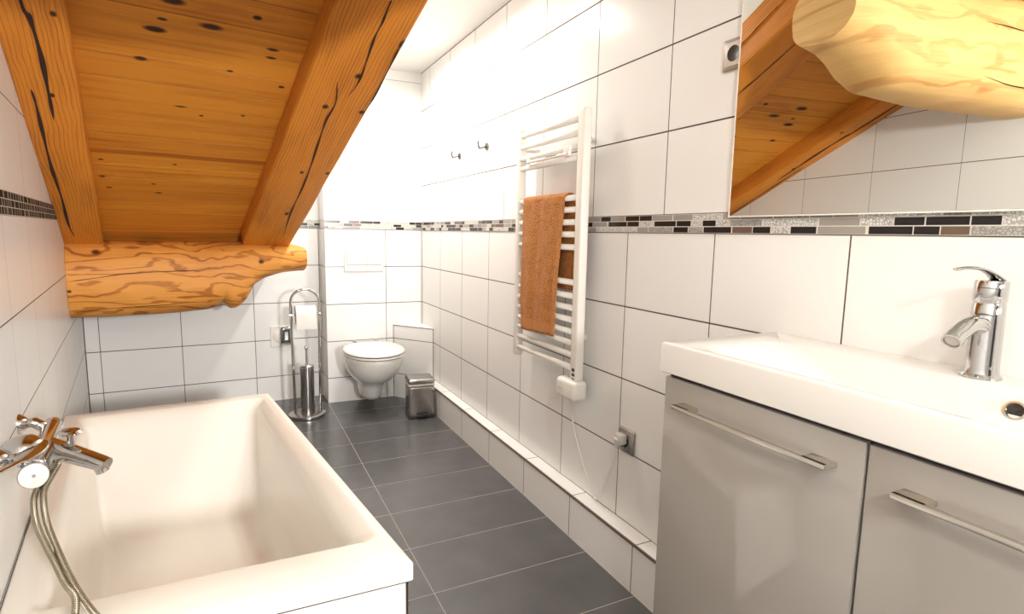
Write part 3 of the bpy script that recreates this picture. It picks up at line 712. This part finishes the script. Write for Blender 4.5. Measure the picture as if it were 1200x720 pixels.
# hanging sheet in front
for s_ in (0,):
    vs = []
    prof = [(cy-Rr-.001, .665), (cy-Rr-.002, .64), (cy-Rr-.0035, .61), (cy-Rr-.001, .578)]
    rr = [[Vector((rollc[0]+w0, y_, z_)), Vector((rollc[0]+w1, y_, z_)), Vector((rollc[0]+w1, y_+.0012, z_)), Vector((rollc[0]+w0, y_+.0012, z_))] for y_, z_ in prof]
    ring_loft(bm, rr)
pr_ = obj('toilet_paper_roll', bm, PAPER, None, auto=40); tag(pr_, 'white toilet paper roll hanging in the chrome hoop stand', 'toilet paper')
# brush
bx_, by_ = .395, cy-.005
br = empty('toilet_brush', (bx_, by_, .022), 'steel toilet brush holder standing on the base of the paper stand', 'toilet brush')
bm = BM(); lathe(bm, [(0, 0), (.043, 0), (.044, .004), (.044, .30), (.040, .304), (.0, .304)], (bx_, by_, .0232), n=36); obj('canister', bm, STEEL, br, auto=40)
bm = BM(); lathe(bm, [(0, 0), (.046, 0), (.046, .010), (.040, .016), (.012, .018), (0, .018)], (bx_, by_, .322), n=36); obj('cover', bm, CHROME, br, auto=40)
bm = BM(); lathe(bm, [(0, 0), (.0065, 0), (.0065, .10), (.012, .105), (.013, .118), (.008, .125), (0, .126)], (bx_, by_, .338), n=20); obj('handle', bm, CHROME, br, auto=40)

# ------------------------------------------------------------ pedal bin
pbx, pby = 1.062, 3.475; MB_ = Matrix.Translation((pbx, pby, 0)) @ Matrix.Rotation(math.radians(-6), 4, 'Z')
pb = empty('pedal_bin', (pbx, pby, 0), 'small square steel pedal bin beside the tiled ledge under the toilet', 'bin')
bm = BM(); bx(bm, -.083, .083, -.075, .075, .012, .215, .016, MB_, 4); obj('body', bm, STEEL, pb, auto=40)
bm = BM(); bx(bm, -.085, .085, -.077, .077, 0.0005, .016, .005, MB_, 2); obj('foot_ring', bm, DARK, pb, auto=40)
bm = BM(); bx(bm, -.086, .086, -.078, .078, .216, .226, .004, MB_, 2); obj('rim', bm, WPLAST, pb, auto=40)
bm = BM(); bx(bm, -.086, .086, -.079, .079, .227, .262, .014, MB_, 4); obj('lid', bm, STEEL, pb, auto=40)
bm = BM(); bx(bm, -.030, .030, -.100, -.070, .022, .030, .003, MB_, 2); obj('pedal', bm, DARK, pb, auto=40)
bm = BM(); bx(bm, -.035, .035, -.0765, -.070, .014, .045, .003, MB_, 2); obj('pedal_slot', bm, DARK, pb, auto=40)

# ------------------------------------------------------------ towel radiator
XP = 1.158; yl_, yr_ = 2.262, 1.765
rad = empty('towel_radiator', (XP, (yl_+yr_)/2, .65), 'white ladder towel radiator on the right wall with a brown towel', 'radiator')
def post(y, w_):
    bm = BM(); bx(bm, XP-.018, XP+.018, y-w_/2, y+w_/2, .648, 1.655, .008, seg=3); o = obj('post', bm, WMETAL, rad, auto=40)
    return o
post(yl_, .034); pr2 = post(yr_, .044)
RZ = [1.621, 1.571, 1.523, 1.481, 1.338, 1.294, 1.247, 1.201, 1.153, 1.02, .968, .922, .876, .83, .787, .741, .691]
for z in RZ:
    bm = BM(); tube(bm, [(XP-.004, yl_-.012, z), (XP-.004, yr_+.016, z)], .0115, 14); obj('rung', bm, WMETAL, rad, smooth=True)
for y in (yl_, yr_):
    for z in (.80, 1.56):
        bm = BM(); yb_ = y+.055 if y < 2 else y-.03; tube(bm, [(XP+.012, y+(.01 if y < 2 else -.01), z), (XR-.001, yb_, z)], .007, 12); lathe(bm, [(0, .0005), (.013, .0005), (.012, .008), (0, .008)], (XR, yb_, z), (-1, 0, 0), 16); obj('wall_bracket', bm, WMETAL, rad, auto=40)
# small towel bar clipped between third and fourth rung
bm = BM()
for y in (yl_-.10, yr_+.085):
    bx(bm, XP-.026, XP-.012, y-.022 if y < 2 else y-.006, y+.022 if y < 2 else y+.006, 1.490, 1.530, .004)
tube(bm, [(XP-.022, yl_-.10, 1.500), (XP-.022, yr_+.085, 1.500)], .006, 10)
obj('clip_bar', bm, WMETAL, rad, auto=40)
bm = BM(); bx(bm, XP-.0275, XP-.0262, 1.915, 2.005, 1.502, 1.5045); obj('clip_slot', bm, DARK, rad)
# heating element head with its dial
bm = BM(); bx(bm, XP-.036, XP+.030, yr_-.035, yr_+.095, .570, .648, .016, seg=4); th = obj('heating_element', bm, WPLAST, rad, auto=40)
bm = BM()
for k in range(9):
    a = math.radians(-130+k*32); c_ = Vector((XP-.0365, yr_+.052+.020*math.sin(a), .610+.020*math.cos(a)))
    bx(bm, c_.x-.0006, c_.x+.0006, c_.y-.0018, c_.y+.0018, c_.z-.0018, c_.z+.0018)
bx(bm, XP-.0371, XP-.0359, yr_+.04, yr_+.066, .6085, .6115)
obj('dial_marks', bm, GPLAST, th)
bm = BM()
for z, h_ in ((.690, .012), (.671, .010), (.656, .004)): bx(bm, XP-.0188, XP-.0178, yr_-.012, yr_+.006, z-h_/2, z+h_/2)
obj('post_label', bm, DARK, pr2)
# towel
def towel():
    bm = BM(); rows = []; r = .016; zt_ = 1.338; cxx = XP-.004
    path = []      # (x, z, yc, halfwidth, tag)
    def mixv(a, b_, t): return a+(b_-a)*t
    for i in range(46):
        t = i/45; z = mixv(.790, zt_, t)
        path.append((cxx-r-.004-.006*math.sin(t*3)*(1-t)-.004*(1-t), z, mixv(2.040, 2.022, t), mixv(.142, .168, t**.8), t))
    for i in range(1, 8):
        a = math.pi*(i/8); path.append((cxx-(r+.004)*math.cos(a), zt_+(r+.002)*math.sin(a), mixv(2.022, 2.005, i/8), .170, 1))
    for i in range(26):
        t = i/25; z = mixv(zt_, .985, t); path.append((cxx+r+.002+.004*t, z, mixv(2.005, 1.955, min(1, t*3)), .165, 1-t))
    n = 44
    for k, (x, z, yc, hw, t) in enumerate(path):
        row = []
        for j in range(n+1):
            s = -1+2*j/n; fold = math.sin(s*7+.6)*.0028+math.sin(s*13+z*5)*.0012
            amp = 1.2-abs(t-.3)*.5
            dx = fold*amp + noise.noise(Vector((s*3, z*9, 1)))*.003
            if k >= 53: dx *= .35
            row.append(Vector((x+dx if k < 46 or k > 52 else x, yc+hw*s + .004*noise.noise(Vector((z*8, s, 3))), z + (0 if k else 0) - (.006*s if k < 3 else 0))))
        rows.append(row)
    V = [[bm.verts.new(p) for p in r_] for r_ in rows]
    for i in range(len(V)-1):
        for j in range(n):
            f = bm.faces.new((V[i][j], V[i][j+1], V[i+1][j+1], V[i+1][j]))
            z = rows[i][0].z
            if i < 46 and .800 < z < .838: f.material_index = 1
    o = obj('towel', bm, [TERRY, BANDM], None, smooth=True)
    md = o.modifiers.new('th', 'SOLIDIFY'); md.thickness = .006; md.offset = 0
    return tag(o, 'brown terry towel folded over a rung of the white radiator', 'towel')
towel()
# outlet with plug
def outlet(label, y, z, hw, hh, frame_m):
    o = empty('wall_outlet', (XR, y, z), label, 'wall outlet', 'wall outlets on the right wall')
    bm = BM(); bx(bm, XR-.011, XR+.002, y-hw, y+hw, z-hh, z+hh, .006, seg=3); obj('frame', bm, frame_m, o, auto=40)
    bm = BM(); bx(bm, XR-.013, XR-.008, y-hw+.010, y+hw-.010, z-hh+.010, z+hh-.010, .003, seg=2); f = obj('face', bm, frame_m if frame_m is STEEL else plain('outlet_face', (.62, .56, .48), .3), o, auto=40)
    bm = BM(); lathe(bm, [(.0195, 0), (.0205, .0012), (.0195, .0012), (.018, .0004), (0, .0004)], (XR-.0128, y, z), (-1, 0, 0), 28); obj('socket_well', bm, DARK, f, auto=40)
    return o
OST = plain('outlet_steel', (.42, .39, .36), .3, 1)
outlet('steel wall outlet below the radiator, with a white plug in it', 1.528, .478, .044, .044, STEEL)
outlet('square wall outlet with brown-grey frame half behind the mirror edge', 1.149, 1.687, .041, .041, plain('outlet_frame', (.36, .30, .25), .3, .3))
# power cord with plug
P_c = smoothpath([(XP, 1.84, .572), (1.205, 1.875, .535), (1.216, 1.882, .49), (1.2195, 1.862, .41), (1.2195, 1.800, .305), (1.2195, 1.735, .215), (1.2195, 1.698, .188), (1.219, 1.670, .215), (1.216, 1.61, .33), (1.208, 1.565, .418), (1.200, 1.552, .452)], 8)
cd = empty('power_cord', (1.2195, 1.698, .188), 'white cable from the radiator down to the ledge and up into the outlet', 'cable')
bm = BM(); tube(bm, P_c, .0034, 10); obj('cable', bm, WPLAST, cd, smooth=True)
bm = BM(); tube(bm, [(1.198, 1.550, .455), (1.196, 1.540, .475), (1.190, 1.535, .492)], [.010, .016, .013], 10); bx(bm, 1.185, 1.214, 1.512, 1.552, .470, .508, .008, seg=3); obj('plug', bm, plain('plug_plastic', (.62, .60, .57), .35), cd, auto=50)

# robe hooks
for y, z, lb in ((3.199, 1.650, 'small chrome robe hook on the right wall, the one nearer the toilet corner'), (2.799, 1.654, 'small chrome robe hook on the right wall, the one nearer the radiator')):
    e = empty('robe_hook', (XR, y, z), lb, 'hook', 'robe hooks on the right wall')
    bm = BM(); lathe(bm, [(0, -.001), (.020, -.001), (.019, .008), (.009, .012), (0, .012)], (XR, y, z), (-1, 0, 0), 24); obj('rosette', bm, DCHROME, e, auto=40)
    bm = BM(); tube(bm, smoothpath([(XR-.008, y, z), (XR-.03, y, z-.008), (XR-.046, y, z-.010), (XR-.052, y, z+.012), (XR-.050, y, z+.024)], 5), .0055, 10); obj('hook', bm, DCHROME, e, smooth=True)

# ------------------------------------------------------------ vanity
VY0, VY1 = .045, .957; XF = .868
van = empty('vanity_cabinet', (XR-.17, .5, .22), 'light grey glossy vanity cabinet hung below the white washbasin', 'cabinet')
bm = BM(); bx(bm, XF+.020, XR-.001, VY0, VY1, .22, .885, .002); obj('carcass', bm, CABIN, van)
bm = BM(); bx(bm, XF+.012, XF+.019, VY0+.004, VY1-.004, .225, .893); obj('door_gap', bm, BLACK, van)
for i, (y0, y1, ha, hb) in enumerate(((.5035, VY1, .898, .545), (VY0, .4985, .444, .098))):
    bm = BM(); bx(bm, XF, XF+.018, y0, y1, .222, .888, .0025, seg=3); dr = obj('door', bm, LACQ, van, auto=40)
    bm = BM(); zb = .836; xo = .833
    bx(bm, xo, xo+.010, hb, ha, zb-.0045, zb+.0045, .0012)
    for yy in (ha, hb):
        s_ = -1 if yy == ha else 1
        ya, yb2 = sorted((yy, yy+s_*.045)); bx(bm, xo+.002, XF+.001, ya, yb2, zb-.0045, zb+.0045, .0015)
    obj('handle', bm, SILVER, dr, auto=40)
# washbasin slab with bowl
ZB = .965; X0 = .855; YB0, YB1 = .030, .966
bas = empty('washbasin', (XR-.18, .5, .895), 'white rectangular washbasin top with a wide shallow bowl against the right wall', 'washbasin')
def rr2(x0, x1, y0, y1, r, z, n=7):
    P = []
    for (cx_, cy_, a0) in ((x1-r, y1-r, 0), (x0+r, y1-r, 90), (x0+r, y0+r, 180), (x1-r, y0+r, 270)):
        for k in range(n+1):
            a = math.radians(a0+90*k/n); P.append(Vector((cx_+r*math.cos(a), cy_+r*math.sin(a), z)))
    return P
bm = BM(); XE = XR-.0005
rg = [rr2(X0+.006, XE, YB0+.006, YB1-.006, .003, .8965), rr2(X0, XE, YB0, YB1, .006, .900), rr2(X0, XE, YB0, YB1, .006, ZB-.005), rr2(X0+.0015, XE, YB0+.0015, YB1-.0015, .006, ZB-.0015), rr2(X0+.005, XE, YB0+.005, YB1-.005, .006, ZB),
      ]
for i in range(19):
    t = i/18; e = 1-math.cos(t*math.pi/2)**.9 if t < 1 else 1
    q = t**1.25
    zz = ZB - .080*(math.sin(t*math.pi/2)**1.6)
    rg.append(rr2((X0+.024)*(1-q)+.955*q, 1.135*(1-q)+1.04*q, .110*(1-q)+.40*q, .885*(1-q)+.58*q, .055*(1-q)+.04*q, zz))
ring_loft(bm, rg); bmesh.ops.recalc_face_normals(bm, faces=bm.faces)
obj('basin', bm, BASIN, bas, auto=38)
ovd = Vector((-1, 0, .38)).normalized()
bm = BM(); lathe(bm, [(.011, .002), (.0125, .005), (.0155, .005), (.0165, .001), (.0165, -.004), (.010, -.004)], (1.107, .418, .934), ovd, 30); ov = obj('overflow_ring', bm, CHROME, bas, auto=40)
bm = BM(); lathe(bm, [(0, 0), (.0112, 0), (.0112, .001), (0, .001)], Vector((1.107, .418, .934))+ovd*.001, ovd, 24); obj('overflow_hole', bm, DARK, ov)
bm = BM(); lathe(bm, [(0, .006), (.030, .006), (.032, .003), (.032, 0), (0, 0)], (1.0, .49, ZB-.082)); obj('drain', bm, CHROME, bas, auto=40)
# basin faucet
fx, fy = 1.168, .497
fa = empty('basin_faucet', (fx, fy, ZB), 'tall chrome single-lever faucet on the washbasin below the mirror', 'faucet')
bm = BM(); lathe(bm, [(0, 0), (.0305, 0), (.0305, .004), (.0265, .008), (.0250, .020), (.0238, .10), (.0238, .128), (.0228, .130), (.0228, .1325), (.0240, .1345), (.0242, .166), (.0225, .170), (0, .171)], (fx, fy, ZB+.0003), (0, 0, 1), 40); obj('body', bm, CHROME, fa, auto=35)
tip = Vector((1.088, .507, 1.036))
bm = BM(); root = Vector((fx, fy, 1.050))
pts = smoothpath([root+Vector((.004, 0, .0)), root+Vector((-.022, .003, .010)), root+Vector((-.045, .006, .008)), tip+Vector((.012, 0, .008)), tip], 6)
tube(bm, pts, [.019-.0042*min(1, i/12) for i in range(len(pts))], 22); s_ = obj('spout', bm, CHROME, fa, auto=50)
dd = (pts[-1]-pts[-3]).normalized()
bm = BM(); lathe(bm, [(0, -.006), (.0155, -.006), (.0155, .007), (.0125, .007), (.012, .003), (0, .003)], tip, dd, 24); ae = obj('aerator', bm, CHROME, s_, auto=40)
bm = BM(); lathe(bm, [(0, 0), (.0115, 0), (.0115, .0008), (0, .0008)], tip+dd*.0032, dd, 20); obj('aerator_screen', bm, GPLAST, ae)
bm = BM()
lp_ = smoothpath([(fx+.016, fy-.002, ZB+.170), (fx-.005, fy, ZB+.181), (fx-.035, fy+.003, ZB+.190), (fx-.070, fy+.006, ZB+.1925), (fx-.100, fy+.008, ZB+.190)], 6)
tube(bm, lp_, [.013, .0125, .012, .0115, .011, .0105, .010, .0095] + [.009-.0002*i for i in range(len(lp_)-8)], 16, sx=1.0, sy=.42); obj('lever', bm, CHROME, fa, smooth=True)

# ------------------------------------------------------------ mirror
mi_ = empty('mirror', (XR-.02, .5, 1.258), 'large frameless mirror on the right wall above the washbasin', 'mirror')
bm = BM(); bx(bm, XR-.020, XR-.0145, -.12, 1.120, 1.258, 2.05, .001); obj('glass', bm, MIRR, mi_)
bm = BM(); bx(bm, XR-.0143, XR-.001, -.10, 1.112, 1.268, 2.04); obj('backing', bm, WPLAST, mi_)
bm = BM(); bx(bm, XR-.0205, XR-.014, 1.120, 1.1232, 1.2575, 2.05); bx(bm, XR-.0205, XR-.014, -.12, 1.1232, 1.2545, 1.2577); obj('edge_trim', bm, WMETAL, mi_)

# ------------------------------------------------------------ lamps (wall lamp and hanging spotlight are added, out of view)
for i, (x, y) in enumerate(SPOTS):
    e = empty('ceiling_spotlight', (x, y, ZC), ['round recessed ceiling spot over the toilet corner', 'round recessed ceiling spot opposite the radiator', 'added round recessed ceiling spot nearest the washbasin, out of view'][i], 'ceiling light', 'recessed ceiling spots')
    bm = BM(); lathe(bm, [(.046, 0), (.062, 0), (.062, .006), (.048, .010), (.046, .004)], (x, y, ZC), (0, 0, -1), 32); obj('ring', bm, WMETAL, e, auto=40)
    bm = BM(); lathe(bm, [(0, 0), (.046, 0), (.046, .003), (0, .003)], (x, y, ZC), (0, 0, -1), 32); obj('lens', bm, GLOW, e)
LX = wl(FILL_LAMP[1])
e = empty('added_wall_lamp', (LX, FILL_LAMP[1], FILL_LAMP[2]), 'added small chrome wall lamp, unseen, on the left wall behind the viewpoint', 'lamp')
bm = BM(); lathe(bm, [(0, 0), (.05, 0), (.05, .010), (0, .012)], (LX, FILL_LAMP[1], FILL_LAMP[2]+.10), (1, 0, 0), 24); obj('plate', bm, CHROME, e, auto=40)
bm = BM(); tube(bm, [(LX, FILL_LAMP[1], FILL_LAMP[2]+.10), (FILL_LAMP[0], FILL_LAMP[1], FILL_LAMP[2]+.115), (FILL_LAMP[0], FILL_LAMP[1], FILL_LAMP[2]+.085)], .007, 10); obj('arm', bm, CHROME, e, smooth=True)
e = empty('added_hanging_spotlight', (FILL_SPOT[0], FILL_SPOT[1], ZC), 'added white fill spotlight on a ceiling rod, unseen behind the viewpoint', 'lamp')
bm = BM(); lathe(bm, [(0, 0), (.05, 0), (.05, .02), (.004, .03), (.004, ZC-FILL_SPOT[2]-.14), (0, ZC-FILL_SPOT[2]-.14)], (FILL_SPOT[0], FILL_SPOT[1], ZC), (0, 0, -1), 24); obj('rod', bm, WMETAL, e, auto=40)
bm = BM(); lathe(bm, [(.02, 0), (.055, .004), (.055, .02), (.05, .02), (.05, .008), (.02, .006)], (FILL_SPOT[0], FILL_SPOT[1], FILL_SPOT[2]+.14), (0, 0, 1), 24); obj('shade_holder', bm, WMETAL, e, auto=40)
